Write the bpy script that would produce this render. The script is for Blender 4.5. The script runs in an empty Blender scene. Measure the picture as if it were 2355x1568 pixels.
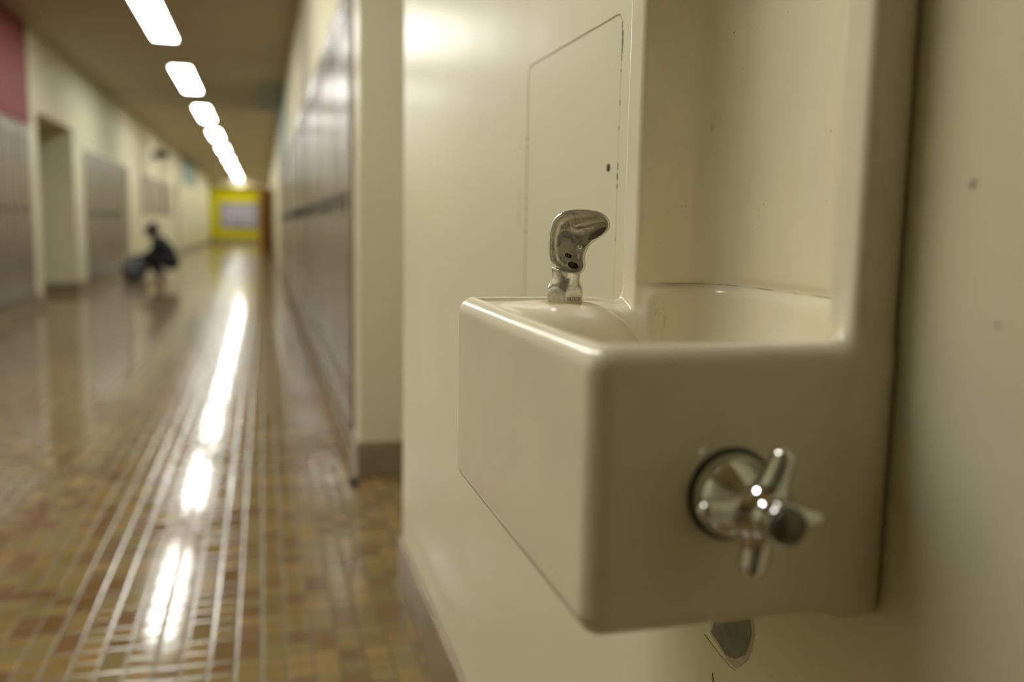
import bpy, bmesh, math, random
import numpy as np
from mathutils import Matrix, Vector
random.seed(7)
SC = bpy.context.scene
COL = SC.collection

# ------------------------------------------------------------------ helpers
def link(o, parent=None):
    COL.objects.link(o)
    if parent: o.parent = parent
    return o
def tag(o, label=None, cat=None, group=None, kind=None):
    if label: o['label'] = label
    if cat: o['category'] = cat
    if group: o['group'] = group
    if kind: o['kind'] = kind
    return o
def empty(name, loc=(0, 0, 0), rz=0):
    o = bpy.data.objects.new(name, None); o.location = loc; o.rotation_euler = (0, 0, rz)
    o.empty_display_size = .05
    return link(o)
def mesh_obj(name, bm, mat, parent=None, smooth=False, loc=None):
    bmesh.ops.recalc_face_normals(bm, faces=bm.faces)
    me = bpy.data.meshes.new(name); bm.to_mesh(me); bm.free()
    if smooth: me.polygons.foreach_set('use_smooth', [True] * len(me.polygons))
    if mat: me.materials.append(mat)
    o = bpy.data.objects.new(name, me)
    if loc: o.location = loc
    return link(o, parent)
def box(bm, x0, x1, y0, y1, z0, z1, bev=0):
    r = bmesh.ops.create_cube(bm, size=1)
    vs = r['verts']
    bmesh.ops.scale(bm, vec=(x1 - x0, y1 - y0, z1 - z0), verts=vs)
    bmesh.ops.translate(bm, vec=((x0 + x1) / 2, (y0 + y1) / 2, (z0 + z1) / 2), verts=vs)
    if bev:
        es = list({e for v in vs for e in v.link_edges})
        bmesh.ops.bevel(bm, geom=es, offset=bev, segments=2, affect='EDGES', profile=.5)
    return vs
def boxo(name, ext, mat, parent=None, bev=0, loc=None):
    bm = bmesh.new(); box(bm, *ext, bev=bev)
    return mesh_obj(name, bm, mat, parent, loc=loc)
def prism_x(bm, pts, x0, x1, holes=None):
    """polygon pts given as (y,z), extruded from x0 to x1; one optional hole with the same vertex count"""
    n = len(pts)
    A = [bm.verts.new((x0, y, z)) for y, z in pts]; B = [bm.verts.new((x1, y, z)) for y, z in pts]
    for i in range(n):
        j = (i + 1) % n; bm.faces.new((A[i], A[j], B[j], B[i]))
    if holes is None:
        bm.faces.new(A); bm.faces.new(B[::-1])
    else:
        A2 = [bm.verts.new((x0, y, z)) for y, z in holes]; B2 = [bm.verts.new((x1, y, z)) for y, z in holes]
        for i in range(n):
            j = (i + 1) % n
            bm.faces.new((A2[i], A2[j], B2[j], B2[i]))
            bm.faces.new((A[i], A[j], A2[j], A2[i])); bm.faces.new((B[i], B[j], B2[j], B2[i]))
def rrect(y0, y1, z0, z1, r, n=6):
    p = []
    for cy, cz, a0 in ((y1 - r, z1 - r, 0), (y0 + r, z1 - r, 90), (y0 + r, z0 + r, 180), (y1 - r, z0 + r, 270)):
        for k in range(n + 1):
            a = math.radians(a0 + 90 * k / n); p.append((cy + r * math.cos(a), cz + r * math.sin(a)))
    return p

# ---- signed distance modelling: fields sampled on a grid, meshed by surface nets
def grid(lo, hi, h):
    ax = [np.arange(l, u + h, h, dtype=np.float32) for l, u in zip(lo, hi)]
    X, Y, Z = np.meshgrid(*ax, indexing='ij'); return X, Y, Z
def smin(a, b, k):
    h = np.clip(.5 + .5 * (b - a) / k, 0, 1); return b * (1 - h) + a * h - k * h * (1 - h)
def smax(a, b, k): return -smin(-a, -b, k)
def rbox(X, Y, Z, x0, x1, y0, y1, z0, z1, r):
    qx = np.abs(X - (x0 + x1) / 2) - (x1 - x0) / 2 + r
    qy = np.abs(Y - (y0 + y1) / 2) - (y1 - y0) / 2 + r
    qz = np.abs(Z - (z0 + z1) / 2) - (z1 - z0) / 2 + r
    return np.sqrt(np.maximum(qx, 0)**2 + np.maximum(qy, 0)**2 + np.maximum(qz, 0)**2) + np.minimum(np.maximum(qx, np.maximum(qy, qz)), 0) - r
def cone(X, Y, Z, a, b, ra, rb):
    a = np.array(a, float); b = np.array(b, float); d = b - a; L = d.dot(d) + 1e-12
    t = np.clip(((X - a[0]) * d[0] + (Y - a[1]) * d[1] + (Z - a[2]) * d[2]) / L, 0, 1).astype(np.float32)
    return np.sqrt((X - a[0] - t * d[0])**2 + (Y - a[1] - t * d[1])**2 + (Z - a[2] - t * d[2])**2) - (ra + (rb - ra) * t)
def ell(X, Y, Z, c, r):
    q = np.sqrt(((X - c[0]) / r[0])**2 + ((Y - c[1]) / r[1])**2 + ((Z - c[2]) / r[2])**2)
    return (q - 1) * min(r)
def nets(f, lo, h):
    s = f < 0
    n = np.array(f.shape) - 1
    P = np.zeros(tuple(n) + (3,), np.float32); C = np.zeros(tuple(n), np.float32)
    sl = lambda o, m: tuple(slice(o[i], o[i] + m[i]) for i in range(3))
    for ax in range(3):
        o1, o2 = [i for i in range(3) if i != ax]
        for a in (0, 1):
            for b in (0, 1):
                off = [0, 0, 0]; off[o1] = a; off[o2] = b
                off1 = list(off); off1[ax] = 1
                f0 = f[sl(off, n)]; f1 = f[sl(off1, n)]
                m = (f0 < 0) != (f1 < 0)
                t = np.where(m, f0 / np.where(m, f0 - f1, 1), 0)
                C += m
                P[..., ax] += t * m; P[..., o1] += a * m; P[..., o2] += b * m
    act = C > 0
    idx = -np.ones(tuple(n), np.int64); idx[act] = np.arange(act.sum())
    ii = np.argwhere(act)
    V = (ii + P[act] / C[act][:, None]) * h + np.array(lo)
    Q = []
    for ax in range(3):
        o1, o2 = [(1, 2), (2, 0), (0, 1)][ax]
        m = np.array(f.shape); m[ax] -= 1; m[o1] -= 2; m[o2] -= 2
        off = [1, 1, 1]; off[ax] = 0; off1 = list(off); off1[ax] = 1
        a = s[sl(off, m)]; b = s[sl(off1, m)]
        for flip, mask in ((False, a & ~b), (True, ~a & b)):
            g = np.argwhere(mask) + np.array(off)
            def c(d1, d2):
                q = g.copy(); q[:, o1] -= d1; q[:, o2] -= d2; return idx[q[:, 0], q[:, 1], q[:, 2]]
            r = [c(1, 1), c(0, 1), c(0, 0), c(1, 0)]
            if flip: r = r[::-1]
            Q.append(np.stack(r, 1))
    Q = np.concatenate(Q)
    return V, Q[(Q >= 0).all(1)]
def sdf_obj(name, f, lo, h, mat, parent=None, M=None):
    V, Q = nets(f, lo, h)
    if M is not None: V = V @ np.array(M)[:3, :3].T + np.array(M)[:3, 3]
    me = bpy.data.meshes.new(name)
    me.vertices.add(len(V)); me.vertices.foreach_set('co', V.astype(np.float32).ravel())
    me.loops.add(Q.size); me.loops.foreach_set('vertex_index', Q.astype(np.int32).ravel())
    me.polygons.add(len(Q)); me.polygons.foreach_set('loop_start', np.arange(0, Q.size, 4, dtype=np.int32))
    me.polygons.foreach_set('use_smooth', np.ones(len(Q), bool))
    me.update(calc_edges=True); me.validate()
    me.materials.append(mat)
    return link(bpy.data.objects.new(name, me), parent)

# ------------------------------------------------------------------ materials
class NT:
    def __init__(s, name):
        s.m = bpy.data.materials.new(name); s.m.use_nodes = True
        s.t = s.m.node_tree; s.t.nodes.clear()
        s.out = s.n('ShaderNodeOutputMaterial'); s.b = s.n('ShaderNodeBsdfPrincipled')
        s.t.links.new(s.b.outputs[0], s.out.inputs[0])
    def n(s, typ, **kw):
        nd = s.t.nodes.new(typ)
        for k, v in kw.items(): setattr(nd, k, v)
        return nd
    def l(s, a, b): s.t.links.new(a, b)
    def set(s, sock, v):
        if hasattr(v, 'is_linked') or isinstance(v, bpy.types.NodeSocket): s.l(v, sock)
        else: sock.default_value = v
    def math(s, op, a, b=None, c=None, clamp=False):
        nd = s.n('ShaderNodeMath', operation=op, use_clamp=clamp)
        s.set(nd.inputs[0], a)
        if b is not None: s.set(nd.inputs[1], b)
        if c is not None: s.set(nd.inputs[2], c)
        return nd.outputs[0]
    def mapr(s, v, a, b, c=0., d=1.):
        nd = s.n('ShaderNodeMapRange', interpolation_type='SMOOTHSTEP')
        s.set(nd.inputs[0], v); nd.inputs[1].default_value = a; nd.inputs[2].default_value = b
        nd.inputs[3].default_value = c; nd.inputs[4].default_value = d
        return nd.outputs[0]
    def noise(s, scale, detail=3, vec=None, rough=.5, sc=None):
        if vec is None: vec = s.n('ShaderNodeTexCoord').outputs['Object']
        if sc:
            mp = s.n('ShaderNodeMapping'); s.l(vec, mp.inputs[0]); mp.inputs['Scale'].default_value = sc; vec = mp.outputs[0]
        nd = s.n('ShaderNodeTexNoise'); nd.inputs['Scale'].default_value = scale; nd.inputs['Detail'].default_value = detail
        nd.inputs['Roughness'].default_value = rough
        s.l(vec, nd.inputs['Vector']); return nd.outputs[0]
    def mix(s, f, a, b, bt='MIX'):
        nd = s.n('ShaderNodeMix', data_type='RGBA', blend_type=bt)
        s.set(nd.inputs[0], f)
        for sock, v in ((nd.inputs[6], a), (nd.inputs[7], b)):
            if isinstance(v, tuple): sock.default_value = (v[0], v[1], v[2], 1)
            else: s.l(v, sock)
        return nd.outputs[2]
    def bump(s, h, dist, strength=1):
        nd = s.n('ShaderNodeBump'); s.l(h, nd.inputs['Height']); nd.inputs['Distance'].default_value = dist
        nd.inputs['Strength'].default_value = strength
        s.l(nd.outputs[0], s.b.inputs['Normal']); return nd
    def base(s, c, rough=.5, metal=0., spec=.5):
        s.set(s.b.inputs['Base Color'], (*c, 1) if isinstance(c, tuple) else c)
        s.set(s.b.inputs['Roughness'], rough); s.b.inputs['Metallic'].default_value = metal
        s.b.inputs['Specular IOR Level'].default_value = spec
def simple(name, c, rough=.5, metal=0., nscale=None, var=.12, bscale=None, bdist=.0005, spec=.5):
    t = NT(name)
    if nscale:
        n = t.noise(nscale, 4)
        c2 = tuple(x * (1 - var) for x in c); c1 = tuple(min(1, x * (1 + var)) for x in c)
        t.base(t.mix(t.mapr(n, .3, .7), c2, c1), rough, metal, spec)
    else: t.base(c, rough, metal, spec)
    if bscale: t.bump(t.noise(bscale, 3), bdist)
    return t.m

def wall_paint(name, c, rough=.24):
    t = NT(name)
    n = t.noise(2.2, 1); speck = t.noise(150, 2)
    col = t.mix(t.mapr(n, .3, .7), tuple(x * .95 for x in c), c)
    col = t.mix(t.mapr(speck, .76, .82), col, tuple(x * .72 for x in c))
    sz = t.n('ShaderNodeSeparateXYZ'); t.l(t.n('ShaderNodeTexCoord').outputs['Object'], sz.inputs[0])
    up_ = t.mapr(sz.outputs[2], 1.90, 1.96)                 # flat paint above the gloss dado
    t.base(col, t.math('ADD', t.math('MULTIPLY', up_, .35), rough), spec=.4)
    t.l(t.mapr(sz.outputs[2], 1.90, 1.96, .4, .12), t.b.inputs['Specular IOR Level'])
    # brush and roller waviness of old gloss paint
    a = t.noise(6, 1, sc=(1, 1.6, .5)); b = t.noise(420, 2)
    h = t.math('ADD', t.math('MULTIPLY', a, 1.0), t.math('MULTIPLY', b, .01))
    t.bump(h, .0011)
    return t.m

M_WALL = wall_paint('cream_gloss_wall_paint', (.71, .675, .480), .28)
M_WALL_L = wall_paint('cream_wall_paint_left', (.68, .65, .47), .38)
M_CEIL = simple('ceiling_paint', (.50, .42, .26), .55, nscale=1.5, var=.05)
M_BASE = simple('brown_cove_base', (.25, .19, .115), .35, nscale=6, var=.12)
M_LOCK = simple('taupe_enamel', (.205, .172, .132), .27, nscale=3, var=.05, bscale=5, bdist=.0003, spec=.22)
M_LOCKD = simple('dark_locker_metal', (.035, .032, .03), .5)
M_RED = simple('red_wall_panel_paint', (.20, .045, .045), .6, nscale=2, var=.08, spec=.15)
M_TEAL = simple('teal_wall_panel_paint', (.07, .17, .155), .5, nscale=2, var=.08)
M_YEL = simple('yellow_wall_paint', (.52, .47, .004), .6, nscale=1.5, var=.06, spec=.1)
M_ORANGE = simple('orange_varnished_wood', (.42, .21, .05), .4, nscale=8, var=.2)
M_DOOR = simple('brown_painted_door', (.30, .25, .15), .4, nscale=4, var=.1)
M_PAPER = simple('pale_lilac_paper', (.36, .335, .39), .6)
M_PAPERD = simple('grey_board_backing', (.20, .19, .22), .6)
M_BLACK = simple('black_plastic', (.012, .012, .012), .4)
M_DARK = simple('dark_fixture_metal', (.03, .028, .02), .45)
M_WHITEF = simple('white_fixture_enamel', (.75, .74, .70), .4)
M_BRASS = simple('dull_brass', (.30, .24, .12), .4, metal=1)
M_SKIN = simple('brown_skin', (.13, .07, .045), .5, nscale=20, var=.08)
M_SKINL = simple('pale_sneaker', (.50, .38, .29), .6)
M_HAIR = simple('dark_hair', (.014, .009, .006), .5)
M_SHIRT = simple('charcoal_cotton', (.010, .010, .012), .85, nscale=25, var=.3)
M_PANTS = simple('black_denim', (.006, .006, .008), .85, nscale=30, var=.3)
M_BAG = simple('grey_blue_nylon', (.13, .137, .145), .6, nscale=15, var=.15)
M_RUST = simple('rust_brown_lining', (.12, .06, .015), .5, nscale=300, var=.4)
M_CHIPG = simple('old_green_primer', (.17, .175, .12), .6, nscale=120, var=.15)
M_CHIPP = simple('exposed_pinkish_coat', (.50, .42, .33), .5, nscale=60, var=.08)
M_CHIPK = simple('dark_green_chip', (.025, .035, .02), .6, nscale=300, var=.3)
M_CRACK = simple('hairline_crack_brown', (.36, .30, .17), .6)

def m_light(name, st):
    t = NT(name); t.base((.8, .8, .8), .5)
    t.b.inputs['Emission Color'].default_value = (1, .99, .92, 1); t.b.inputs['Emission Strength'].default_value = st
    return t.m
M_LIGHT = m_light('lit_diffuser', 13.5); M_LIGHT2 = m_light('lit_diffuser_boosted', 16)  # second one boosted: the two near lights are set stronger to brighten the fountain

def m_ceramic():
    t = NT('glazed_cream_china')
    geo = t.n('ShaderNodeTexCoord').outputs['Object']
    sx = t.n('ShaderNodeSeparateXYZ'); t.l(geo, sx.inputs[0]); x, y, z = sx.outputs
    c = (.775, .715, .535)
    col = t.mix(t.mapr(t.noise(14, 4), .35, .7), c, (.745, .68, .52))
    # rust bleeding out around the foot of the spout
    dx = t.math('SUBTRACT', x, .254); dy = t.math('SUBTRACT', y, .733)
    r = t.math('SQRT', t.math('ADD', t.math('MULTIPLY', dx, dx), t.math('MULTIPLY', dy, dy)))
    ring = t.mapr(t.math('ADD', r, t.math('MULTIPLY', t.noise(60, 3), .02)), .0305, .0400, 1, 0)
    ring = t.math('MULTIPLY', ring, t.mapr(z, .92, .925))
    col = t.mix(t.math('MULTIPLY', ring, .85), col, (.46, .29, .07))
    # grime in the seam under the splash back
    zz = t.math('ABSOLUTE', t.math('SUBTRACT', z, .951))
    seam = t.math('MULTIPLY', t.math('MULTIPLY', t.mapr(zz, .0002, .0012, 1, 0), t.mapr(x, .336, .342)), t.mapr(y, .474, .478))
    seam = t.math('MULTIPLY', seam, t.mapr(t.noise(28, 4, sc=(1, 1, .3)), .42, .62))
    col = t.mix(t.math('MULTIPLY', seam, .45), col, (.10, .10, .08))
    # yellow mineral drips and specks inside the bowl and on the splash back
    inb = t.math('MULTIPLY', t.mapr(x, .18, .20), t.mapr(z, .936, .93))
    inb = t.math('MAXIMUM', inb, t.mapr(x, .345, .38))
    inb = t.math('MULTIPLY', inb, t.mapr(y, .460, .468))
    st = t.math('MULTIPLY', t.mapr(t.noise(26, 5, rough=.7, sc=(1, 1, .45)), .64, .74), inb)
    col = t.mix(t.math('MULTIPLY', st, .45), col, (.42, .30, .10))
    sp = t.math('MULTIPLY', t.mapr(t.noise(190, 1), .78, .82), inb)
    col = t.mix(t.math('MULTIPLY', sp, .7), col, (.20, .13, .06))
    t.base(col, t.mapr(t.noise(30, 3), .3, .7, .17, .23), spec=.42)
    t.bump(t.noise(18, 2), .00012)
    return t.m
M_CHINA = m_ceramic()

def m_chrome(name, dull):
    t = NT(name)
    n = t.noise(75, 3, rough=.6); n2 = t.noise(45, 3)
    col = t.mix(t.mapr(n2, .4, .7), (.70, .70, .69), (.60, .585, .55))
    if dull:
        sx = t.n('ShaderNodeSeparateXYZ'); t.l(t.n('ShaderNodeTexCoord').outputs['Object'], sx.inputs[0])
        ins = t.mapr(sx.outputs[1 if dull == 1 else 2], *((-.0085, -.0045) if dull == 1 else (.012, .004)))          # scale inside the hood, paler to stand in for missing reflections; rim stays polished
        scale = t.math('MULTIPLY', t.math('ADD', t.math('MULTIPLY', ins, .6), .35), t.mapr(n, .22, .72))
        col = t.mix(scale, col, (.70, .67, .56))
        t.base(col, t.math('ADD', t.math('MULTIPLY', ins, .16), t.mapr(n, .4, .65, .08, .26)), 1)
        t.l(t.math('SUBTRACT', 1, t.math('MULTIPLY', scale, 1.0)), t.b.inputs['Metallic'])
    else: t.base(col, t.mapr(n, .4, .7, .07, .15), 1)
    return t.m
M_CHROME = m_chrome('worn_chrome', False); M_CHROMED = m_chrome('water_spotted_chrome', 1); M_CHROMEF = m_chrome('chrome_with_scale_at_the_foot', 2)
M_LETTER = simple('scale_filled_lettering', (.46, .41, .27), .5)
M_CAP = simple('dull_grey_button', (.16, .15, .12), .38, metal=.8)

def m_floor():
    t = NT('brown_mosaic_tile'); S = .0585
    geo = t.n('ShaderNodeTexCoord').outputs['Object']
    sx = t.n('ShaderNodeSeparateXYZ'); t.l(geo, sx.inputs[0]); x, y, _ = sx.outputs
    u = t.math('DIVIDE', t.math('SUBTRACT', x, -.0174 - S * 200), S)
    v = t.math('DIVIDE', t.math('SUBTRACT', y, 2.0412 - S * 400), S)
    fu = t.math('FRACT', u); iu = t.math('FLOOR', u); fv = t.math('FRACT', v); iv = t.math('FLOOR', v)
    # some neighbours along the corridor are one double tile
    v2 = t.math('DIVIDE', v, 2); ip = t.math('FLOOR', v2); fp = t.math('MULTIPLY', t.math('FRACT', v2), 2)
    def wn(a, b, k):
        cb = t.n('ShaderNodeCombineXYZ'); t.l(a, cb.inputs[0]); t.l(b, cb.inputs[1]); cb.inputs[2].default_value = k
        w = t.n('ShaderNodeTexWhiteNoise', noise_dimensions='3D'); t.l(cb.outputs[0], w.inputs[0]); return w
    dbl = t.math('GREATER_THAN', wn(iu, ip, 1.).outputs[0], .62)
    idv = t.math('ADD', t.math('MULTIPLY', dbl, t.math('ADD', t.math('MULTIPLY', ip, 2), .25)), t.math('MULTIPLY', t.math('SUBTRACT', 1, dbl), iv))
    du = t.math('MINIMUM', fu, t.math('SUBTRACT', 1, fu))
    dv1 = t.math('MINIMUM', fv, t.math('SUBTRACT', 1, fv)); dv2 = t.math('MINIMUM', fp, t.math('SUBTRACT', 2, fp))
    dv = t.math('ADD', t.math('MULTIPLY', dbl, dv2), t.math('MULTIPLY', t.math('SUBTRACT', 1, dbl), dv1))
    d = t.math('MINIMUM', du, dv)
    w = wn(iu, idv, 5.)
    ramp = t.n('ShaderNodeValToRGB'); t.l(w.outputs[0], ramp.inputs[0])
    e = ramp.color_ramp; e.interpolation = 'CONSTANT'
    cs = [(0, (.205, .134, .044)), (.20, (.135, .074, .026)), (.36, (.205, .148, .054)), (.52, (.162, .115, .040)),
          (.66, (.250, .160, .054)), (.78, (.152, .084, .032)), (.9, (.185, .142, .056))]
    e.elements[0].color = (*cs[0][1], 1); e.elements[1].position = cs[1][0]; e.elements[1].color = (*cs[1][1], 1)
    for p, c in cs[2:]:
        q = e.elements.new(p); q.color = (*c, 1)
    col = t.mix(t.mapr(t.noise(90, 3), .3, .7), ramp.outputs[0], t.mix(.25, ramp.outputs[0], (.10, .07, .03)))
    col = t.mix(t.mapr(t.noise(.9, 3), .35, .7), col, t.mix(.25, col, (.26, .20, .11)))
    g = t.mapr(d, .020, .045, 1, 0)
    col = t.mix(g, col, (.085, .072, .036))
    rough = t.math('ADD', t.mapr(t.noise(5, 4), .3, .7, .06, .11), t.mapr(d, .03, .15, .16, 0))
    t.base(col, rough, spec=.36)
    # cushion edge plus a little tilt and a slow waviness per tile
    edge = t.mapr(d, .0, .15)
    tl = t.math('ADD', t.math('MULTIPLY', t.math('SUBTRACT', w.outputs[1] if False else wn(iu, idv, 9.).outputs[0], .5), fu),
                t.math('MULTIPLY', t.math('SUBTRACT', wn(iu, idv, 12.).outputs[0], .5), fv))
    h = t.math('ADD', t.math('MULTIPLY', edge, 1.), t.math('MULTIPLY', tl, .18))
    h = t.math('ADD', h, t.math('MULTIPLY', t.noise(30, 2), .08))
    t.bump(h, .0006)
    return t.m
M_FLOOR = m_floor()

# ------------------------------------------------------------------ setting
XP, XL, ZC = .363, -2.45, 3.09          # right wall plane, left wall plane, ceiling height
Y0, Y1 = -5.0, 46.0
def struct(o): o['kind'] = 'structure'; return o
bm = bmesh.new(); box(bm, XL - .75, XP + .5, Y0 - .3, Y1 + .3, -.15, 0); struct(mesh_obj('floor', bm, M_FLOOR))
bm = bmesh.new(); box(bm, XL - .75, XP + .5, Y0 - .3, Y1 + .3, ZC, ZC + .15); struct(mesh_obj('ceiling', bm, M_CEIL))

R_LOCK = [(3.74, 26, .3046), (12.62, 18, .3046)]
L_LOCK = [(5.77, 17, .3085), (14.22, 12, .3085)]
LT = 2.0
bm = bmesh.new()
box(bm, .70, .82, Y0, Y1, 0, ZC)
def seg(bm, a, b, y0, y1, z0=0, z1=ZC): box(bm, a, b, y0, y1, z0, z1)
H = (.4525, .7925, .7745, 1.3525)       # opening for the fountain's back shell
seg(bm, XP, .70, Y0, H[0]); seg(bm, XP, .70, H[1], 2.385)
seg(bm, XP, .70, H[0], H[1], 0, H[2]); seg(bm, XP, .70, H[0], H[1], H[3], ZC)
seg(bm, XP, .70, 2.385, 3.51, 2.2)      # head over the recess
seg(bm, XP, .70, 3.51, 3.738)
a, n, w = R_LOCK[0]; e1 = a + n * w + .002
seg(bm, XP, .70, 3.738, e1, LT + .003)
b0, n2, w2 = R_LOCK[1]; e2 = b0 + n2 * w2 + .002
seg(bm, XP, .70, e1, b0 - .002)
seg(bm, XP, .70, b0 - .002, e2, LT + .003)
seg(bm, XP, .70, e2, 31.0); seg(bm, XP, .70, 31.0, 32.0, 2.15); seg(bm, XP, .70, 32.0, Y1)
struct(mesh_obj('wall_right', bm, M_WALL))
bm = bmesh.new()
XB = XL - .6
box(bm, XB - .12, XB, Y0, Y1, 0, ZC)
cur = Y0
for k, (a, n, w) in enumerate(L_LOCK):
    e = a + n * w
    if k == 1:
        seg(bm, XB, XL, cur, 11.45); seg(bm, XB, XL, 11.45, 13.45, 2.2); seg(bm, XB, XL, 13.45, a - .002)
    else: seg(bm, XB, XL, cur, a - .002)
    seg(bm, XB, XL, a - .002, e + .002, LT + .003)
    cur = e + .002
seg(bm, XB, XL, cur + .02, cur + .72, 1.98); seg(bm, XB, XL, cur + .72, 28.4); seg(bm, XB, XL, 28.4, 29.5, 2.15); seg(bm, XB, XL, 29.5, Y1)
struct(mesh_obj('wall_left', bm, M_WALL_L))
YA = Y1
bm = bmesh.new(); box(bm, XB - .12, .82, Y1, Y1 + .15, 0, ZC); struct(mesh_obj('wall_end', bm, M_YEL))
bm = bmesh.new(); box(bm, XB - .12, .82, Y0 - .15, Y0, 0, ZC); struct(mesh_obj('wall_back', bm, M_WALL_L))
# header beam across the far end, over the yellow wall
bm = bmesh.new(); box(bm, XL, XP, 45.6, 45.998, 2.70, ZC - .001); struct(mesh_obj('trim_beam', bm, M_CEIL))

# cove base
def cove(name, parts):
    bm = bmesh.new()
    for p in parts: box(bm, *p, bev=.003)
    return struct(mesh_obj(name, bm, M_BASE))
t_ = .012; hb = .14
cove('baseboard_right', [(XP - t_, XP - .0005, Y0, 2.385 + t_, 0, hb), (XP - t_ + .001, .698, 2.386, 2.386 + t_, 0, hb),
     (XP, .698, 3.509 - t_, 3.509, 0, hb), (XP - t_, XP - .0005, 3.509 - t_, 3.736, 0, hb),
     (XP - t_, XP - .0005, e1 + .001, b0 - .004, 0, hb), (XP - t_, XP - .0005, e2 + .001, 31.0, 0, hb), (XP - t_, XP - .0005, 32.0, Y1 - .01, 0, hb)])
lb = []
lb.append((XL + .0005, XL + t_, Y0, L_LOCK[0][0] - .004, 0, hb))
eA = L_LOCK[0][0] + L_LOCK[0][1] * L_LOCK[0][2]; eB = L_LOCK[1][0] + L_LOCK[1][1] * L_LOCK[1][2]
lb += [(XL + .0005, XL + t_, eA + .004, 11.45 + t_, 0, hb), (XB + .002, XL, 11.451, 11.451 + t_, 0, hb), (XB + .002, XL, 13.449 - t_, 13.449, 0, hb),
       (XL + .0005, XL + t_, 13.449 - t_, L_LOCK[1][0] - .004, 0, hb), (XL + .0005, XL + t_, eB + .73, 28.4, 0, hb), (XL + .0005, XL + t_, 29.5, Y1 - .01, 0, hb)]
cove('baseboard_left', lb)
cove('baseboard_end', [(XL + .02, XP - .02, Y1 - .02, Y1 - .0005, 0, .2)])

# doors in the recesses, and a dark slab in the narrow niche
def door(name, x0, x1, y0, y1, z1, mat, knob_x, knob_y):
    o = struct(boxo(name, (x0, x1, y0, y1, .005, z1), mat, bev=.002))
    bm = bmesh.new()
    bmesh.ops.create_cone(bm, segments=20, radius1=.03, radius2=.022, depth=.05, cap_ends=True,
                          matrix=Matrix.Translation((knob_x, knob_y, 1.0)) @ Matrix.Rotation(math.pi / 2, 4, 'Y'))
    mesh_obj('door_handle', bm, M_BRASS, o, smooth=True)
door('door_1', .655, .698, 2.43, 3.46, 2.15, M_DOOR, .63, 2.52)
door('door_2', XB + .002, XB + .045, 11.5, 13.4, 2.15, M_DOOR, XB + .07, 12.3)
door('niche_dark_back', XB + .3, XB + .34, eB + .03, eB + .71, 1.96, M_DARK, XB + .37, eB + .6)  # dark slab, the shade inside the narrow niche put into its colour
door('door_4', XB + .2, XB + .24, 28.45, 29.45, 2.12, M_DOOR, XB + .27, 29.3)
# orange leaf standing open from the right wall far down the corridor
d5 = bpy.data.objects.new('door_5', None); link(d5); d5.location = (.345, 30.95, 0); d5.rotation_euler = (0, 0, math.radians(-26)); struct(d5)
boxo('door_leaf', (-.02, .02, -.95, 0, .01, 2.13), M_ORANGE, d5, bev=.002)
bm = bmesh.new(); box(bm, -.05, -.02, -.89, -.86, .95, 1.08, bev=.004); mesh_obj('door_handle', bm, M_BRASS, d5)

# painted panels over the lockers
def panel(name, x0, x1, y0, y1, z0, z1, mat, label):
    o = boxo(name, (x0, x1, y0, y1, z0, z1), mat, bev=.001); tag(o, label, 'wall panel', 'painted panels over the lockers')
panel('wall_panel', XL + .001, XL + .02, 5.8, 11.05, LT + .015, ZC - .004, M_RED, 'red painted panel on the wall above the nearest left-hand lockers')
panel('wall_panel', XL + .001, XL + .02, 31.2, 36.5, 2.3, ZC - .004, M_TEAL, 'teal panel high on the left wall beyond the dark fixture')
panel('wall_panel', XP - .02, XP - .001, 14.2, 18.1, 2.06, ZC - .004, M_TEAL, 'teal panel above the lockers on the right wall')
# thin green-brown slab on the ceiling, as long as the teal panel
o = boxo('ceiling_panel', (-.03, XP - .03, 14.2, 18.1, ZC - .012, ZC - .001), simple('green_brown_panel', (.30, .29, .17), .5), bev=.001)
tag(o, 'dull green panel on the ceiling along the right wall', 'ceiling panel')

# ------------------------------------------------------------------ lockers
def locker_meshes(w):
    D = .32; z0 = .13; out = {}
    bm = bmesh.new()                       # carcass: open front box with a plinth
    t = .004
    box(bm, 0, D, 0, t, .0, LT); box(bm, 0, D, w - t, w, .0, LT); box(bm, 0, D, t, w - t, LT - t, LT)
    box(bm, D - t, D, t, w - t, 0, LT - t); box(bm, .0, D - t, t, w - t, z0 - .006, z0)
    box(bm, 0, .003, t, t + .008, z0, LT - t); box(bm, 0, .003, w - t - .008, w - t, z0, LT - t)
    me = bpy.data.meshes.new('body'); bmesh.ops.recalc_face_normals(bm, faces=bm.faces); bm.to_mesh(me); bm.free(); me.materials.append(M_LOCK); out['body'] = me
    bm = bmesh.new(); box(bm, .004, .02, t, w - t, 0, z0 - .01)
    me = bpy.data.meshes.new('plinth'); bm.to_mesh(me); bm.free(); me.materials.append(M_BASE); out['plinth'] = me
    bm = bmesh.new()                       # door leaf with pressed louvres
    g = .005
    box(bm, -.012, -.0005, g, w - g, z0 + g, LT - .006, bev=.002)
    for zz in (LT - .12, .34):
        for k in range(6):
            vs = box(bm, -.0165, -.011, w * .3, w * .7, zz - k * .022, zz - k * .022 + .009)
            for v in vs:
                if v.co.x < -.014 and v.co.z > zz - k * .022 + .005: v.co.x = -.012
    me = bpy.data.meshes.new('door'); bmesh.ops.recalc_face_normals(bm, faces=bm.faces); bm.to_mesh(me); bm.free(); me.materials.append(M_LOCK); out['door'] = me
    bm = bmesh.new()                       # dark recessed pull with latch
    box(bm, -.0135, -.0125, w * .62, w * .82, 1.05, 1.15, bev=.0004); box(bm, -.020, -.0136, w * .66, w * .72, 1.06, 1.14, bev=.003)
    me = bpy.data.meshes.new('handle'); bm.to_mesh(me); bm.free(); me.materials.append(M_LOCKD); out['handle'] = me
    return out
JIT = random.Random(5)
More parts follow.
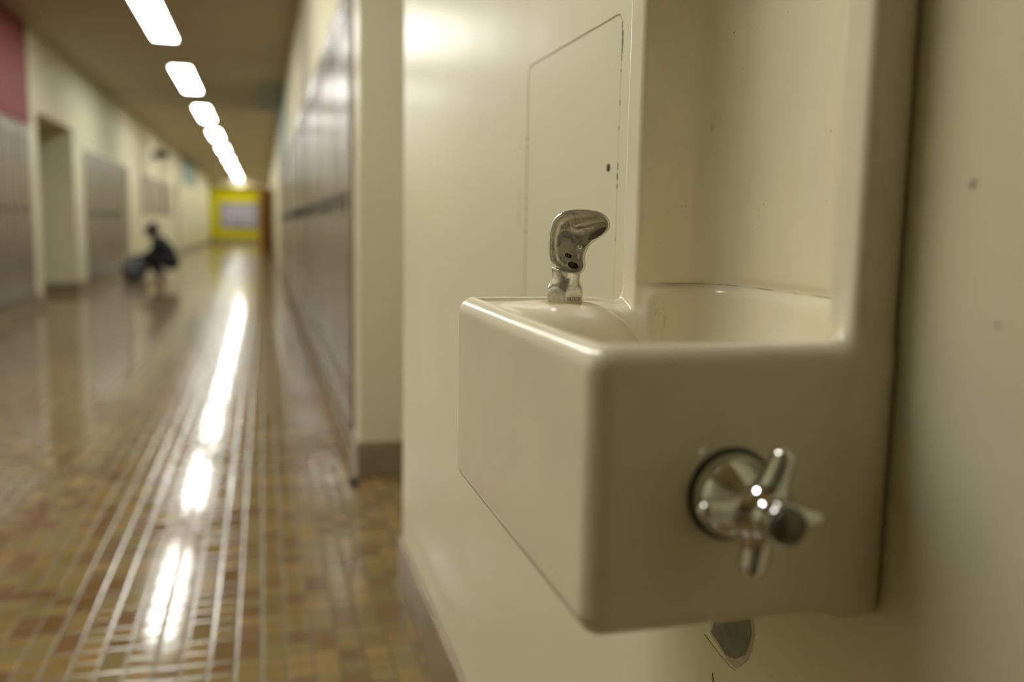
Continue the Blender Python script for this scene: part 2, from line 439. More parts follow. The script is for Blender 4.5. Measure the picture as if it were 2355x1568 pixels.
def bank(x, side, y0, n, w, label, group):
    ms = locker_meshes(w)
    for k in range(n):
        r = empty('locker', (x, y0 + (k + (side < 0)) * w, 0), math.pi if side < 0 else 0)
        tag(r, label, 'locker', group)
        for nm in ('body', 'plinth', 'door'):
            o = bpy.data.objects.new(nm, ms[nm]); link(o, r)
            if nm == 'door': dd = o
        link(bpy.data.objects.new('handle', ms['handle']), dd); dd.rotation_euler = (0, math.radians(JIT.uniform(-.15, .15)), math.radians(JIT.uniform(-.6, .6)))
bank(XP - .003, 1, *R_LOCK[0], 'taupe metal locker in the row on the right wall beyond the recess', 'lockers of the near row on the right wall')
bank(XP - .003, 1, *R_LOCK[1], 'taupe metal locker in the second, farther row on the right wall', 'lockers of the far row on the right wall')
bank(XL + .003, -1, *L_LOCK[0], 'taupe metal locker under the red wall panel on the left', 'lockers under the red panel')
bank(XL + .003, -1, *L_LOCK[1], 'taupe metal locker between the left doorway recess and the crouching person', 'lockers in the middle row on the left wall')
for q, (ya, lab) in enumerate(((20.7, 'pale framed board on the left wall, nearest of three beyond the crouching person'), (22.9, 'pale framed board on the left wall, middle of three under the dark fixture'), (25.1, 'pale framed board on the left wall, farthest of three'))):
    r = empty('display_board', (XL + .001, ya, 1.15)); tag(r, lab, 'display board', 'pale boards along the left wall')
    boxo('backing', (0, .012, .02, 1.88, .02, .80), simple('pale_pinkish_board', (.36, .31, .26), .4), r)
    bm = bmesh.new()
    for p in ((0, .022, 0, 1.9, 0, .02), (0, .022, 0, 1.9, .80, .82), (0, .022, 0, .02, .02, .80), (0, .022, 1.88, 1.9, .02, .80)): box(bm, *p)
    mesh_obj('frame', bm, M_LOCK, r)

# ------------------------------------------------------------------ ceiling lights
lxc = -1.035; lw = .125
ords = ['ceiling light nearest the camera', 'second', 'third', 'fourth', 'fifth', 'sixth', 'seventh', 'eighth', 'ninth']
bm = bmesh.new()
for xx in (-lw - .02, lw): box(bm, xx, xx + .02, -1.2, 1.2, -.03, -.001)
for yy in (-1.22, 1.2): box(bm, -lw - .02, lw + .02, yy, yy + .02, -.03, -.001)
box(bm, -lw, lw, -.012, .012, -.030, -.004)
fr = bpy.data.meshes.new('frame'); bm.to_mesh(fr); bm.free(); fr.materials.append(M_WHITEF)
bm = bmesh.new(); box(bm, -lw, lw, .013, 1.199, -.026, -.004, bev=.003); df = bpy.data.meshes.new('diffuser'); bm.to_mesh(df); bm.free(); df.materials.append(M_LIGHT)
bm = bmesh.new(); box(bm, -lw, lw, -1.199, -.013, -.026, -.004, bev=.003); df2 = bpy.data.meshes.new('diffuser'); bm.to_mesh(df2); bm.free(); df2.materials.append(M_LIGHT)
for k in range(-2, 9):
    r = empty('ceiling_light', (lxc, {-2: 2.05, -1: 5.6}.get(k, min(10.05 + 4.33 * k + .07 * (k == 0), 44.3)), ZC))
    if k == -2: lab = 'long white ceiling light over the fountain, above the photo'
    elif k == -1: lab = 'long white ceiling light just outside the top of the photo, first in the row'
    elif k == 0: lab = 'long white ceiling light cut by the top edge of the photo'
    elif k == 8: lab = 'white light added at the far end of the ceiling row, brightening the yellow wall'  # lamp added to brighten the yellow end wall
    else: lab = 'white ceiling light, %s of the row counted from the one cut by the top edge' % ords[k]
    tag(r, lab, 'ceiling light', 'ceiling lights down the corridor')
    link(bpy.data.objects.new('frame', fr), r)
    for dm in (df, df2):
        if k < 0: dm = dm.copy(); dm.materials[0] = M_LIGHT2
        link(bpy.data.objects.new('diffuser', dm), r)

# dark fixture high on the left wall
r = empty('wall_fixture', (XL, 22.9, 2.45)); tag(r, 'small dark box fixture mounted high on the left wall', 'wall fixture')
boxo('housing', (.03, .34, -.10, .10, 0, .17), M_DARK, r, bev=.02); boxo('bracket', (.001, .03, -.06, .06, .03, .14), M_DARK, r, bev=.004)

# notice board with pale sheets on the yellow wall
r = empty('notice_board', (-1.06, Y1 - .001, .72)); tag(r, 'wide grey notice board on the yellow end wall', 'notice board')
boxo('backing', (-.88, .88, -.02, 0, 0, 1.22), M_PAPERD, r); 
bm = bmesh.new()
for p in ((-.90, .90, -.035, 0, -.02, 0), (-.90, .90, -.035, 0, 1.22, 1.24), (-.90, -.88, -.035, 0, 0, 1.22), (.88, .90, -.035, 0, 0, 1.22)): box(bm, *p)
mesh_obj('frame', bm, simple('grey_board_frame', (.35, .33, .33), .5), r)
sheet = None
for k in range(7):
    x = -.78 + k * .225; hh = [1.0, .98, 1.04, .7, 1.0, 1.02, .96][k]; zb = .1 + (.28 if k == 3 else 0)
    o = boxo('paper_sheet', (0, .2, -.003, 0, 0, hh), M_PAPER, loc=(-1.06 + x, Y1 - .0215, .72 + zb))
    tag(o, 'tall pale sheet pinned on the notice board on the yellow wall', 'paper sheet', 'pale sheets on the notice board')

# ------------------------------------------------------------------ access panel in the right wall
r = empty('access_panel', (0, 0, 0)); tag(r, 'cream painted metal access panel in the wall behind the fountain spout', 'access panel')
bm = bmesh.new()
prism_x(bm, rrect(.853, 1.264, .835, 1.259, .004), XP - .0022, XP - .0002, rrect(.8885, 1.229, .868, 1.2225, .014))
mesh_obj('frame', bm, M_WALL, r)
bm = bmesh.new(); prism_x(bm, rrect(.8902, 1.2273, .8697, 1.2208, .0125), XP - .0018, XP - .0002)
dr = mesh_obj('door', bm, M_WALL, r)
bm = bmesh.new(); prism_x(bm, rrect(.8886, .8901, .87, 1.212, .0004, 1), XP - .0007, XP - .0001); mesh_obj('gap_seam', bm, M_CHIPK, r)
bm = bmesh.new()
rnd = random.Random(3)
def flake(y, z, ry, rz, x=XP - .0024):
    n = 11; pts = []
    for i in range(n):
        a = 2 * math.pi * i / n; q = .6 + .6 * rnd.random(); pts.append((y + ry * q * math.cos(a), z + rz * q * math.sin(a)))
    prism_x(bm, pts, x, x + .0005)
for y, z, ry, rz in ((.8888, 1.209, .0012, .004), (.8875, 1.200, .0017, .005), (.8872, 1.192, .0015, .005), (.8874, 1.184, .0012, .004), (.8884, 1.177, .0007, .004),
                     (.8885, 1.163, .001, .0014), (.889, 1.131, .001, .003), (.8893, 1.105, .0007, .002), (.889, 1.066, .0011, .004), (.8895, 1.055, .0013, .004),
                     (.8893, 1.045, .001, .003), (.889, .99, .0007, .002)):
    flake(y, z, ry, rz)
mesh_obj('paint_chip', bm, M_CHIPK, r)
bm = bmesh.new()
for y, z, ry, rz in ((1.2285, 1.125, .002, .004), (1.2285, 1.112, .002, .003), (1.264, 1.115, .002, .003), (1.2285, 1.04, .002, .003), (1.2285, 1.027, .002, .003), (1.2285, 1.01, .0018, .003),
                     (1.2285, .995, .0018, .003), (1.264, 1.045, .0012, .010), (1.264, 1.015, .0012, .016), (1.236, .903, .006, .0015)):
    flake(y, z, ry, rz)
mesh_obj('scuff_mark', bm, simple('faded_green_scuff', (.38, .38, .28), .5), r)
bm = bmesh.new(); bmesh.ops.create_cone(bm, segments=24, radius1=.0042, radius2=.0042, depth=.001, cap_ends=True,
    matrix=Matrix.Translation((XP - .0020, .9165, 1.066)) @ Matrix.Rotation(math.pi / 2, 4, 'Y')); lk = mesh_obj('lock', bm, M_CHIPK, dr)
bm = bmesh.new(); bmesh.ops.create_cone(bm, segments=20, radius1=.0026, radius2=.0022, depth=.0016, cap_ends=True,
    matrix=Matrix.Translation((XP - .0025, .9165, 1.066)) @ Matrix.Rotation(-math.pi / 2, 4, 'Y')); mesh_obj('lock_core', bm, simple('dark_key_cylinder', (.10, .10, .06), .4, metal=.7), dr)

# peeled paint patch and hairline crack on the wall under the fountain
wr = bpy.data.objects['wall_right']
def jag(pts, k, amp, seed):
    rr = random.Random(seed); out = []
    for i in range(len(pts)):
        a = pts[i]; b = pts[(i + 1) % len(pts)]
        for j in range(k):
            q = j / k; out.append((a[0] + (b[0] - a[0]) * q + rr.uniform(-amp, amp), a[1] + (b[1] - a[1]) * q + rr.uniform(-amp, amp)))
    return out
chip = [(.6482, .6620), (.6369, .6590), (.6285, .6560), (.6219, .6542), (.6095, .6570), (.6031, .6613), (.5942, .668), (.5897, .676), (.5860, .690), (.592, .712), (.615, .712), (.640, .690)]
halo = [(.652, .6600), (.6369, .6560), (.6285, .6530), (.6219, .6505), (.6080, .6505), (.6000, .6563), (.5902, .666), (.5857, .675), (.5820, .690), (.590, .716), (.615, .716), (.644, .694)]
bm = bmesh.new(); prism_x(bm, jag(halo, 3, .0004, 1), XP - .0004, XP + .0002); mesh_obj('peeled_paint_edge', bm, M_CHIPP, wr)
bm = bmesh.new(); prism_x(bm, jag(chip, 5, .0005, 2), XP - .0007, XP + .0002); mesh_obj('peeled_paint_patch', bm, M_CHIPG, wr)
def crack(pts, wd, name, mat):
    bm = bmesh.new()
    L = [(y + wd, z + wd * .3) for y, z in pts]; R_ = [(y - wd, z - wd * .3) for y, z in pts[::-1]]
    prism_x(bm, L + R_, XP - .0009, XP + .0002); mesh_obj(name, bm, mat, wr)
crack([(.6600, .6550), (.6500, .6528), (.6339, .6498), (.6156, .6480), (.6066, .6488)], .00018, 'hairline_crack', M_CRACK)
crack([(.6436, .628), (.6416, .6208), (.640, .610)], .0002, 'hairline_crack', M_CRACK)
bm = bmesh.new()
rnd = random.Random(9)
for y, z, a in ((.3963, 1.028, .0022), (.3975, 1.026, .0015), (.372, .955, .0016), (.34, .93, .001)): flake(y, z, a, a, XP - .0003)
mesh_obj('scuff_mark', bm, simple('grey_scuff', (.22, .20, .14), .5), wr)

# ------------------------------------------------------------------ drinking fountain
F = empty('drinking_fountain', (.36, .62, .768))
tag(F, 'cream glazed china drinking fountain set in the right wall', 'drinking fountain')
FI = Matrix.Translation((-.36, -.62, -.768))
h = .0021; lo = (.160, .435, .757)
X, Y, Z = grid(lo, (.435, .811, 1.372), h)
A = rbox(X, Y, Z, .170, .3615, .445, .80, .768, .9375, .015)
B = rbox(X, Y, Z, .333, .3615, .445, .80, .768, 1.36, .0055)
sol = smin(A, B, .016)
C = rbox(X, Y, Z, .345, .432, .4545, .7905, .7765, 1.3505, .003)
# keep the flange's back flat on the wall side
sol = np.maximum(sol, X - .3605)
sol = np.minimum(sol, C)
# splash-back niche with rounded inner corners
q = np.sqrt(np.maximum(np.abs(X - .30) - (.117 - .045), 0)**2 + np.maximum(np.abs(Y - .6205) - (.146 - .045), 0)**2) - .045
q = np.maximum(q, -(Z - .9505)); nich = smax(q, Z - 1.325, .05)
sol = smax(sol, -nich, .006)
# sunk deck and deep bowl
deck = rbox(X, Y, Z, .186, .50, .4615, .785, .9328, .960, .003)
deck = np.maximum(deck, X - .331)
sol = smax(sol, -deck, .004)
yfar = .665 + (.786 - .665) * np.clip((X - .205) / .115, 0, 1)
dep = smin(2.6 * (Y - .464), 1.5 * (X - .190), .020)
dep = smin(dep, .62 * (yfar - Y), .020)
dep = smin(dep, .088 + 0 * X, .02)
b1 = (.9370 - dep - Z) * .6
b1 = np.maximum(b1, rbox(X, Y, Z, .184, .3315, .460, .790, .80, .962, .004))
b2 = rbox(X, Y, Z, .26, .4115, .482, .758, .852, .9475, .002)
b2 = smax(b2 + np.clip((.9475 - Z) * .15, 0, .03), -(X - .26) , .01)
qb = np.sqrt(np.maximum(np.abs(X - .31) - (.1025 - .045), 0)**2 + np.maximum(np.abs(Y - .62) - (.138 - .045), 0)**2) - .045
b2 = smax(np.maximum(qb + np.clip((.9475 - Z) * .16, 0, .03), Z - .9480), .855 - Z, .04)
b3 = smax(np.maximum(qb, Z - .9700), .9475 - Z, .0005)
bowl = smin(b1, b2, .03)
sol = smax(sol, -bowl, .013)
# boss that carries the spout, overhanging the bowl
rr_ = np.sqrt((X - .253)**2 + (Y - .735)**2)
cs = (X - .253) / np.maximum(rr_, .001)
top = Z - (.9372 - (5.6 + 4.4 * cs) * np.maximum(rr_ - .012, 0)**2 - 30 * np.maximum(rr_ - .050, 0)**2)
boss = smax(top * .9, rr_ - .105, .01)
boss = smax(boss, .86 - Z, .03)
boss = np.maximum(boss, rbox(X, Y, Z, .182, .345, .50, .788, .80, 1.0, .01))
sol = smin(sol, boss, .0018)
for ya, yb in ((.4455, .4745), (.7690, .7995)): sol = smin(sol, rbox(X, Y, Z, .3334, .3603, ya, yb, .915, 1.355, .005), .006)
body = sdf_obj('basin_body', sol, lo, h, M_CHINA, F)
body.data.transform(Matrix.Identity(4)); body.matrix_parent_inverse = FI
del X, Y, Z, A, B, C, sol, q, nich, deck, b1, b2, b3, bowl, boss, top, rr_, qb, dep, yfar, cs

# spout: local frame s (across the view), w (away from the viewer), z up
ang = math.atan2(-.328, .945)
MS = Matrix.Translation((.2530, .7350, .9345)) @ Matrix.Rotation(ang, 4, 'Z')
PXM = 6.475e-5
def pz(x, y): return ((x - 437) * PXM, (1405 - y) * PXM)
outl = [(250, 860), (222, 780), (205, 690), (198, 600), (203, 490), (215, 400), (238, 320), (280, 250), (340, 195), (410, 162), (500, 142), (620, 131), (720, 134), (800, 146),
        (870, 166), (935, 205), (985, 260), (1010, 330), (1000, 390), (960, 440), (890, 490), (820, 545), (765, 590), (728, 640), (700, 700), (688, 760), (690, 815), (702, 870), (695, 915), (668, 955),
        (640, 990), (560, 1003), (460, 990), (370, 950), (300, 905)]
P2 = np.array([pz(*p) for p in outl])
for _ in range(2):                        # smooth outline by corner cutting
    P2 = np.stack([P2 * .75 + np.roll(P2, -1, 0) * .25, P2 * .25 + np.roll(P2, -1, 0) * .75], 1).reshape(-1, 2)
def poly_sdf(x, z, P):
    d = np.full(x.shape, 1e9); ins = np.zeros(x.shape, bool)
    for i in range(len(P)):
        a = P[i]; b = P[(i + 1) % len(P)]; e = b - a; L = e.dot(e) + 1e-15
        t = np.clip(((x - a[0]) * e[0] + (z - a[1]) * e[1]) / L, 0, 1)
        d = np.minimum(d, (x - a[0] - t * e[0])**2 + (z - a[1] - t * e[1])**2)
        c = ((a[1] > z) != (b[1] > z)) & (x < (b[0] - a[0]) * (z - a[1]) / (b[1] - a[1] + 1e-15) + a[0]); ins ^= c
    return np.where(ins, -1, 1) * np.sqrt(d)
h = .00055; lo = (-.020, -.016, .020)
X, Y, Z = grid(lo, (.042, .020, .088), h)
d2 = poly_sdf(X[:, 0, :], Z[:, 0, :], P2)[:, None, :] + 0 * X
def shell(d2, w, r): 
    q1 = d2 + r; q2 = w + r
    return np.sqrt(np.maximum(q1, 0)**2 + np.maximum(q2, 0)**2) + np.minimum(np.maximum(q1, q2), 0) - r
head = np.maximum(shell(d2, np.abs(Y - .002) - .0125, .003), shell(d2, Y - .0145, .010))
cav = shell(d2 + .0026, Y - (.0045 - .10 * np.abs(Z - .06)), .006)
head = smax(head, -cav, .0012)
# inner web that runs along the beak, nozzle and the drilled holes
a_, b_ = pz(560, 330), pz(930, 270)
web = cone(X, Y, Z, (a_[0], .003, a_[1]), (b_[0], -.001, b_[1]), .0034, .0016); head = smin(head, web, .004)
nz = pz(650, 655); head = smin(head, cone(X, Y, Z, (nz[0] + .0006, .004, nz[1]), (nz[0] - .002, -.0045, nz[1] + .001), .0042, .0030), .002)
for (cx, cy), rx, rz, dep in (((465, 755), .0031, .0021, .009), ((535, 882), .0045, .0028, .007), ((440, 472), .0042, .0026, .0055)):
    c = pz(cx, cy); zr = Z - c[1] + (X - c[0]) * .25
    e = (np.sqrt(((X - c[0]) / rx)**2 + (zr / rz)**2) - 1) * min(rx, rz)
    head = np.maximum(head, -np.maximum(e, Y - dep))
c0, c1 = pz(735, 530), pz(950, 375)
slot = cone(X, Y, Z, (c0[0], -.0, c0[1]), (c1[0], -.0, c1[1]), .0018, .0022)
d_slot = np.sqrt(np.maximum(slot, -1)**2) * np.sign(slot)
ca, cb = np.array(c0), np.array(c1); ed = cb - ca; L = ed.dot(ed)
tt = np.clip(((X - ca[0]) * ed[0] + (Z - ca[1]) * ed[1]) / L, 0, 1)
sl2 = np.sqrt((X - ca[0] - tt * ed[0])**2 + (Z - ca[1] - tt * ed[1])**2) - (.0008 + .0018 * np.sin(tt * math.pi))
head = smax(head, -np.maximum(sl2, Y - .011), .0005)
SP = bpy.data.objects.new('spout', None)
bpy.data.objects.remove(SP)
SP = sdf_obj('spout', head, lo, h, M_CHROMED, F); SP.matrix_parent_inverse = FI; SP.matrix_basis = MS
SP['label'] = 'worn chrome hooded spout'
# foot: waisted neck flaring to a hexagonal base
h = .0006; lo = (-.021, -.021, -.004)
X, Y, Z = grid(lo, (.021, .021, .036), h)
xo = np.interp(Z, [0, .012, .020, .028, .034], [-.0002, 0, .0000, .0010, .0014])
Xc = X - xo
zr = np.interp(Z[0, 0], [-.01, .0, .011, .0155, .019, .0235, .028, .034], [.0185, .0185, .0178, .0150, .0128, .0122, .0128, .0142])
kern = np.ones(7) / 7; zr = np.convolve(np.pad(zr, 3, mode='edge'), kern, 'valid')
rad = np.sqrt(Xc**2 + Y**2) - zr[None, None, :]
hexd = np.maximum(np.abs(Xc), np.abs(Xc) * .5 + np.abs(Y) * .8660254)
hexd = np.maximum.reduce([np.abs(Xc * math.cos(a) + Y * math.sin(a)) for a in (math.radians(-60), 0, math.radians(60))]) - .0152
foot = smax(rad * .8, hexd, .0012)
foot = smax(foot, .0002 - Z + 40 * (Xc**2 + Y**2) * 0, .0015)
slant = Z - (.0295 - .25 * (X + .0) )
foot = smax(foot, slant, .001)
FT = sdf_obj('spout_base', foot, lo, h, M_CHROMEF, SP)
# drain holes' dark lining
bm = bmesh.new()
for (cx, cy), rx, rz in (((465, 755), .0036, .0026), ((535, 882), .0050, .0033)):
    c = pz(cx, cy)
    M = Matrix.Translation((c[0], .0048 if cy < 800 else .0040, c[1])) @ Matrix.Rotation(math.radians(14), 4, 'Y') @ Matrix.Diagonal((rx, 1, rz, 1)) @ Matrix.Rotation(math.pi / 2, 4, 'X')
    bmesh.ops.create_cone(bm, segments=28, radius1=1, radius2=1, depth=.0008, cap_ends=True, matrix=M)
mesh_obj('drain_hole', bm, M_RUST, SP)
bm = bmesh.new()
for c, rx, rz, dy, an_ in (((pz(840, 452)), .0100, .0027, .0042, 35), (pz(440, 472), .0044, .0027, .0040, -8)):
    M = Matrix.Translation((c[0], dy, c[1])) @ Matrix.Rotation(math.radians(-an_), 4, 'Y') @ Matrix.Diagonal((rx, 1, rz, 1)) @ Matrix.Rotation(math.pi / 2, 4, 'X')
    bmesh.ops.create_cone(bm, segments=32, radius1=1, radius2=1, depth=.0008, cap_ends=True, matrix=M)
mesh_obj('slot_recess', bm, simple('tarnished_grey_recess', (.34, .31, .27), .45), SP)
# raised maker's lettering on the base's right facet
cu = bpy.data.curves.new('lettering', 'FONT'); cu.body = 'TAYLOR'; cu.size = .0050; cu.extrude = .00035; cu.align_x = 'CENTER'; cu.align_y = 'CENTER'
tmp = bpy.data.objects.new('tmp', cu); COL.objects.link(tmp)
bpy.context.view_layer.update()
me = bpy.data.meshes.new_from_object(tmp.evaluated_get(bpy.context.evaluated_depsgraph_get())); bpy.data.objects.remove(tmp)
me.name = 'lettering'; me.materials.clear(); me.materials.append(M_LETTER)
TX = Matrix(((.866, 0, .5, 0), (.5, 0, -.866, 0), (0, 1, 0, 0), (0, 0, 0, 1)))
me.transform(Matrix.Diagonal((.74, .95, 1, 1)))
LT_ = bpy.data.objects.new('lettering', me); link(LT_, SP); LT_.matrix_basis = Matrix.Translation((.5 * .0153 + .0, -.866 * .0153, .0058)) @ TX

# push-button cross handle on the near side
h = .0008; lo = (-.046, -.075, -.046)
X, Y, Z = grid(lo, (.046, .004, .046), h)
R = np.sqrt(X**2 + Z**2)
prof = np.interp(-Y[0, :, 0], [0, .003, .006, .012, .018, .024, .036, .05], [.0255, .0252, .0245, .0222, .0172, .0120, .0090, .0085])
prof = np.convolve(np.pad(prof, 3, mode='edge'), np.ones(7) / 7, 'valid')
esc = smax((R - prof[None, :, None]) * .75, Y, .0015); esc = np.maximum(esc, -Y - .042)
knob = ell(X, Y, Z, (0, -.036, 0), (.0150, .0130, .0150))
for tip, r1 in (((.007, -.040, .0300), .0068), ((-.0060, -.037, -.0285), .0074), ((.0275, -.042, -.0030), .0046), ((-.0330, -.034, .003), .0056)):
    d_ = [q * .2 for q in tip]
    arm = cone(X, Y, Z, (d_[0], -.035, d_[2]), tip, .0092, r1)
    knob = smin(knob, arm, .007)
knob = smin(knob, np.maximum(np.maximum(R - .0118, -Y - .0575), Y + .045), .003)
MH = Matrix.Translation((.2565, .4445, .851))
GK = sdf_obj('dark_ring', np.maximum(R - .0272, np.abs(Y + .0006) - .0013), lo, h, M_DARK, F); GK.matrix_parent_inverse = FI; GK.matrix_basis = MH  # thin dark ring around the escutcheon
E_ = sdf_obj('escutcheon', esc, lo, h, M_CHROME, F); E_.matrix_parent_inverse = FI; E_.matrix_basis = MH
K_ = sdf_obj('push_handle', knob, lo, h, M_CHROME, F); K_.matrix_parent_inverse = FI; K_.matrix_basis = MH; K_['label'] = 'chrome four-armed push handle'
bm = bmesh.new()
bmesh.ops.create_cone(bm, segments=48, radius1=.0104, radius2=.0096, depth=.0045, cap_ends=True, matrix=Matrix.Translation((0, -.0590, 0)) @ Matrix.Rotation(math.pi / 2, 4, 'X'))
bmesh.ops.bevel(bm, geom=[e for e in bm.edges if not e.is_manifold or len(e.link_faces) == 2 and any(len(f.verts) > 4 for f in e.link_faces)], offset=.0012, segments=3, affect='EDGES')
cp = mesh_obj('button', bm, M_CAP, K_, smooth=True); cp['label'] = 'dull grey centre button'
del X, Y, Z

# ------------------------------------------------------------------ crouching person by the left lockers
PB = Vector((-1.624, 15.76, 0))
PR = empty('person', PB); tag(PR, 'person in dark clothes crouching on the floor beside a grey bag', 'person')
sh = {s: (-.005, .155 * s, .655) for s in (-1, 1)}; hp = {s: (.145, .085 * s, .315) for s in (-1, 1)}
kn = {-1: (-.190, -.165, .40), 1: (-.175, .17, .375)}; an = {-1: (.035, -.135, .085), 1: (.03, .14, .085)}
el = {-1: (-.115, -.21, .46), 1: (-.09, .215, .45)}; wrp = {-1: (-.315, -.13, .43), 1: (-.31, .08, .415)}
h = .006; lo = (-.48, -.30, -.012)
X, Y, Z = grid(lo, (.33, .32, 1.0), h)
cf = lambda a, b, ra, rb: cone(X, Y, Z, a, b, ra, rb)
def limbs(g):
    f = cf((.165, 0, .33), (.10, 0, .50), .115 + g, .11 + g)
    f = smin(f, cf((.10, 0, .50), (-.005, 0, .64), .112 + g, .115 + g), .05)
    for s in (-1, 1): f = smin(f, cf((.0, .05 * s, .645), sh[s], .075 + g, .055 + g), .05)
    return f
def legs(g):
    f = ell(X, Y, Z, (.155, 0, .315), (.135 + g, .165 + g, .11 + g))
    for s in (-1, 1):
        f = smin(f, cf(hp[s], kn[s], .085 + g, .058 + g), .03); f = smin(f, cf(kn[s], an[s], .056 + g, .036 + g), .02)
    return f
def arms(g, hands=True):
    f = None
    for s in (-1, 1):
        q = smin(cf(sh[s], el[s], .047 + g, .037 + g), cf(el[s], wrp[s], .036 + g, .024 + g), .015)
        f = q if f is None else np.minimum(f, q)
    return f
HC = (-.125, -.0, .845)
body_f = smin(smin(limbs(0), legs(0), .03), arms(0), .03)
body_f = smin(body_f, cf((-.045, 0, .70), (-.095, 0, .79), .050, .046), .03)            # neck
headf = smin(ell(X, Y, Z, HC, (.085, .072, .098)), ell(X, Y, Z, (-.155, 0, .80), (.055, .050, .055)), .03)
headf = smin(headf, ell(X, Y, Z, (-.213, 0, .833), (.018, .013, .020)), .012)           # nose
headf = smin(headf, ell(X, Y, Z, (-.203, 0, .792), (.014, .024, .008)), .008)           # lips
for s in (-1, 1):
    headf = smin(headf, ell(X, Y, Z, (-.108, .074 * s, .84), (.018, .012, .030)), .006)  # ears
    headf = smax(headf, -ell(X, Y, Z, (-.208, .030 * s, .858), (.016, .018, .012)), .008) # eye sockets
body_f = smin(body_f, headf, .02)
for s in (-1, 1):                                                                        # hands: palm, four fingers, thumb
    w_ = np.array(wrp[s]); p_ = w_ + np.array((-.075, -.02 * s, -.012))
    body_f = smin(body_f, cf(w_, p_, .024, .026), .012)
    for k, (dy, ln) in enumerate(((-.028, .062), (-.009, .070), (.010, .066), (.028, .052))):
        b0_ = p_ + np.array((-.012, dy * 1.15, -.002)); m_ = b0_ + np.array((-ln * .55, dy * .15, -.010)); e_ = m_ + np.array((-ln * .32, 0, -.030))
        body_f = smin(body_f, np.minimum(cf(b0_, m_, .0095, .009), cf(m_, e_, .009, .008)), .004)
    t0 = w_ + np.array((-.030, -.028 * s, -.004)); body_f = smin(body_f, cf(t0, t0 + np.array((-.045, -.028 * s, -.022)), .011, .009), .006)
for s in (-1, 1):
    body_f = smin(body_f, cf((an[s][0] + .02, an[s][1], .045), (an[s][0] - .17, an[s][1], .030), .036, .028), .02)
PBODY = sdf_obj('body', body_f, lo, h, M_SKIN, PR)
shirt = smin(limbs(.012), smax(arms(.016), -(X + .20), .01), .03)
shirt = np.maximum(shirt, .30 - Z - .0 * X); shirt = smax(shirt, Z - .735, .01)
sdf_obj('shirt', shirt, lo, h, M_SHIRT, PR)
tr = smax(legs(.012), .105 - Z, .01); tr = smax(tr, Z - .44 - .3 * (X + .19) * 0, .01)
sdf_obj('trousers', tr, lo, h, M_PANTS, PR)
hair = smin(ell(X, Y, Z, (-.108, 0, .862), (.092, .086, .102)), ell(X, Y, Z, (-.045, 0, .83), (.05, .07, .08)), .04)
hair = smax(hair, -smin(ell(X, Y, Z, (-.215, 0, .815), (.065, .075, .085)), cf((-.16, -.1, .80), (-.16, .1, .80), .035, .035), .02), .012)
hair = smax(hair, .765 - Z, .01)
hair = smin(hair, ell(X, Y, Z, (-.085, 0, .955), (.038, .038, .030)), .02)
sdf_obj('hair', hair, lo, h, M_HAIR, PR)
bm = bmesh.new()
for s in (-1, 1):
    bmesh.ops.create_uvsphere(bm, u_segments=12, v_segments=8, radius=.0115, matrix=Matrix.Translation((-.193, .030 * s, .857)))
mesh_obj('eyes', bm, simple('dark_eyes', (.05, .03, .02), .2), PR, smooth=True)
for s in (-1, 1):
    a = an[s]
    sf = smin(cone(X, Y, Z, (a[0] + .02, a[1], .050), (a[0] - .17, a[1], .036), .046, .036), cone(X, Y, Z, (a[0] + .02, a[1], .05), (a[0], a[1], .095), .046, .044), .02)
    sf = smax(sf, .002 - Z, .004); sf = smax(sf, Z - .105, .004)
    sdf_obj('shoe', sf, lo, h, M_SKINL, PR)
del X, Y, Z, body_f, shirt, tr, hair

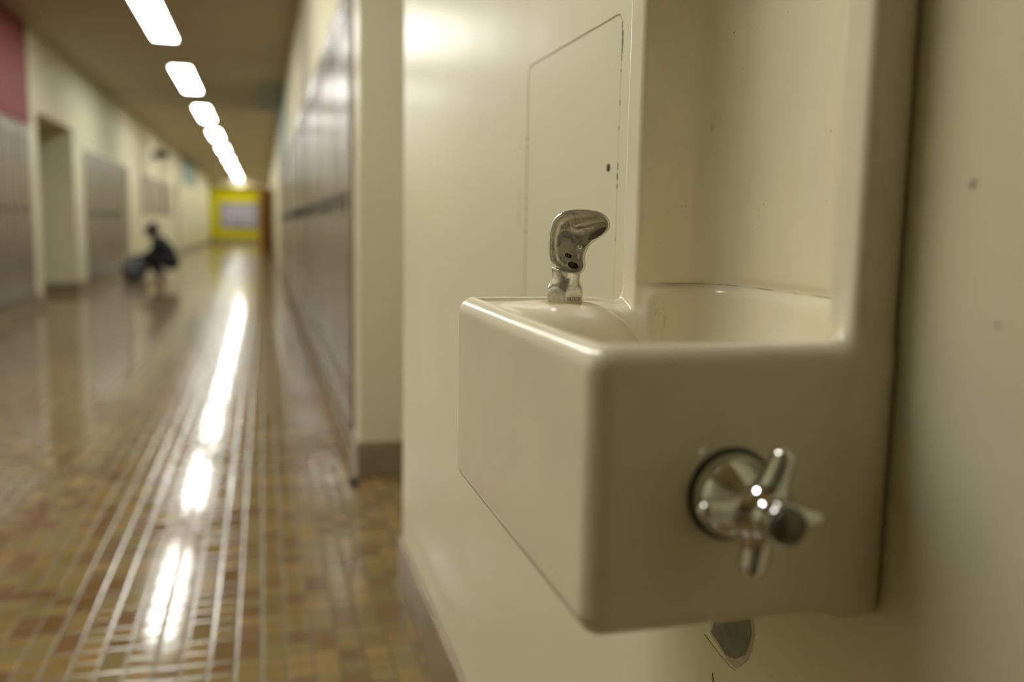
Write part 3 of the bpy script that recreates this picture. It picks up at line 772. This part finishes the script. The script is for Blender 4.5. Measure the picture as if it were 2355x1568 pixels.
# bag on the floor in front of the person
BG = empty('bag', (-2.09, 16.25, 0)); tag(BG, 'slumped grey-blue backpack on the floor beside the crouching person', 'bag')
h = .008; lo = (-.24, -.20, -.02); X, Y, Z = grid(lo, (.26, .20, .46), h)
bf = smin(ell(X, Y, Z, (.0, 0, .16), (.19, .14, .17)), rbox(X, Y, Z, -.15, .17, -.11, .11, .01, .30, .07), .05)
bf = smin(bf, ell(X, Y, Z, (.07, -.02, .30), (.10, .10, .07)), .05)
bf = smax(bf, .003 - Z, .006)
sdf_obj('bag_body', bf, lo, h, M_BAG, BG)
pk = smax(ell(X, Y, Z, (.01, -.13, .13), (.125, .05, .10)), .006 - Z, .006); sdf_obj('front_pocket', pk, lo, h, M_BAG, BG)
def tube(pts, r, name, mat, parent):
    cu = bpy.data.curves.new(name, 'CURVE'); cu.dimensions = '3D'; sp = cu.splines.new('BEZIER'); sp.bezier_points.add(len(pts) - 1)
    for b, p in zip(sp.bezier_points, pts): b.co = p; b.handle_left_type = b.handle_right_type = 'AUTO'
    cu.bevel_depth = r; cu.bevel_resolution = 3
    t = bpy.data.objects.new('tmp', cu); COL.objects.link(t); bpy.context.view_layer.update()
    me = bpy.data.meshes.new_from_object(t.evaluated_get(bpy.context.evaluated_depsgraph_get())); bpy.data.objects.remove(t)
    me.name = name; me.materials.clear(); me.materials.append(mat); return link(bpy.data.objects.new(name, me), parent)
for s in (-1, 1):
    tube([(.05, .09 * s, .33), (.17, .09 * s, .30), (.20, .09 * s, .18), (.15, .09 * s, .05)], .011, 'strap', M_DARK, BG)
del X, Y, Z

# small dark rubber stop on the floor at the corner of the recess
bm = bmesh.new(); bmesh.ops.create_cone(bm, segments=20, radius1=.020, radius2=.014, depth=.024, cap_ends=True, matrix=Matrix.Translation((0, 0, .012)))
o = mesh_obj('door_stop', bm, M_BLACK, smooth=False, loc=(.327, 3.40, 0)); tag(o, 'small dark rubber stop on the floor at the corner of the wall', 'door stop')

# ------------------------------------------------------------------ camera
f_ = 2054.
d1 = Vector((-575, 272, -f_)).normalized(); up = Vector((307, 16160, f_)).normalized()
up = (up - d1 * up.dot(d1)).normalized(); xx = d1.cross(up)
Rm = Matrix((xx, d1, up))
cam = bpy.data.cameras.new('camera'); co = bpy.data.objects.new('camera', cam); COL.objects.link(co)
co.matrix_world = Matrix.Translation((0, 0, 1.0)) @ Rm.to_4x4()
cam.sensor_width = 36; cam.sensor_fit = 'HORIZONTAL'; cam.lens = f_ / 2355 * 36; cam.clip_start = .02; cam.clip_end = 200
cam.dof.use_dof = True; cam.dof.focus_distance = .80; cam.dof.aperture_fstop = 2.75
SC.camera = co
w = bpy.data.worlds.new('world'); SC.world = w; w.use_nodes = True
w.node_tree.nodes['Background'].inputs[0].default_value = (.01, .01, .01, 1)
SC.view_settings.view_transform = 'Standard'; SC.view_settings.look = 'None'; SC.view_settings.gamma = 1
SC.view_settings.use_curve_mapping = False
SC.view_settings.exposure = 1.2
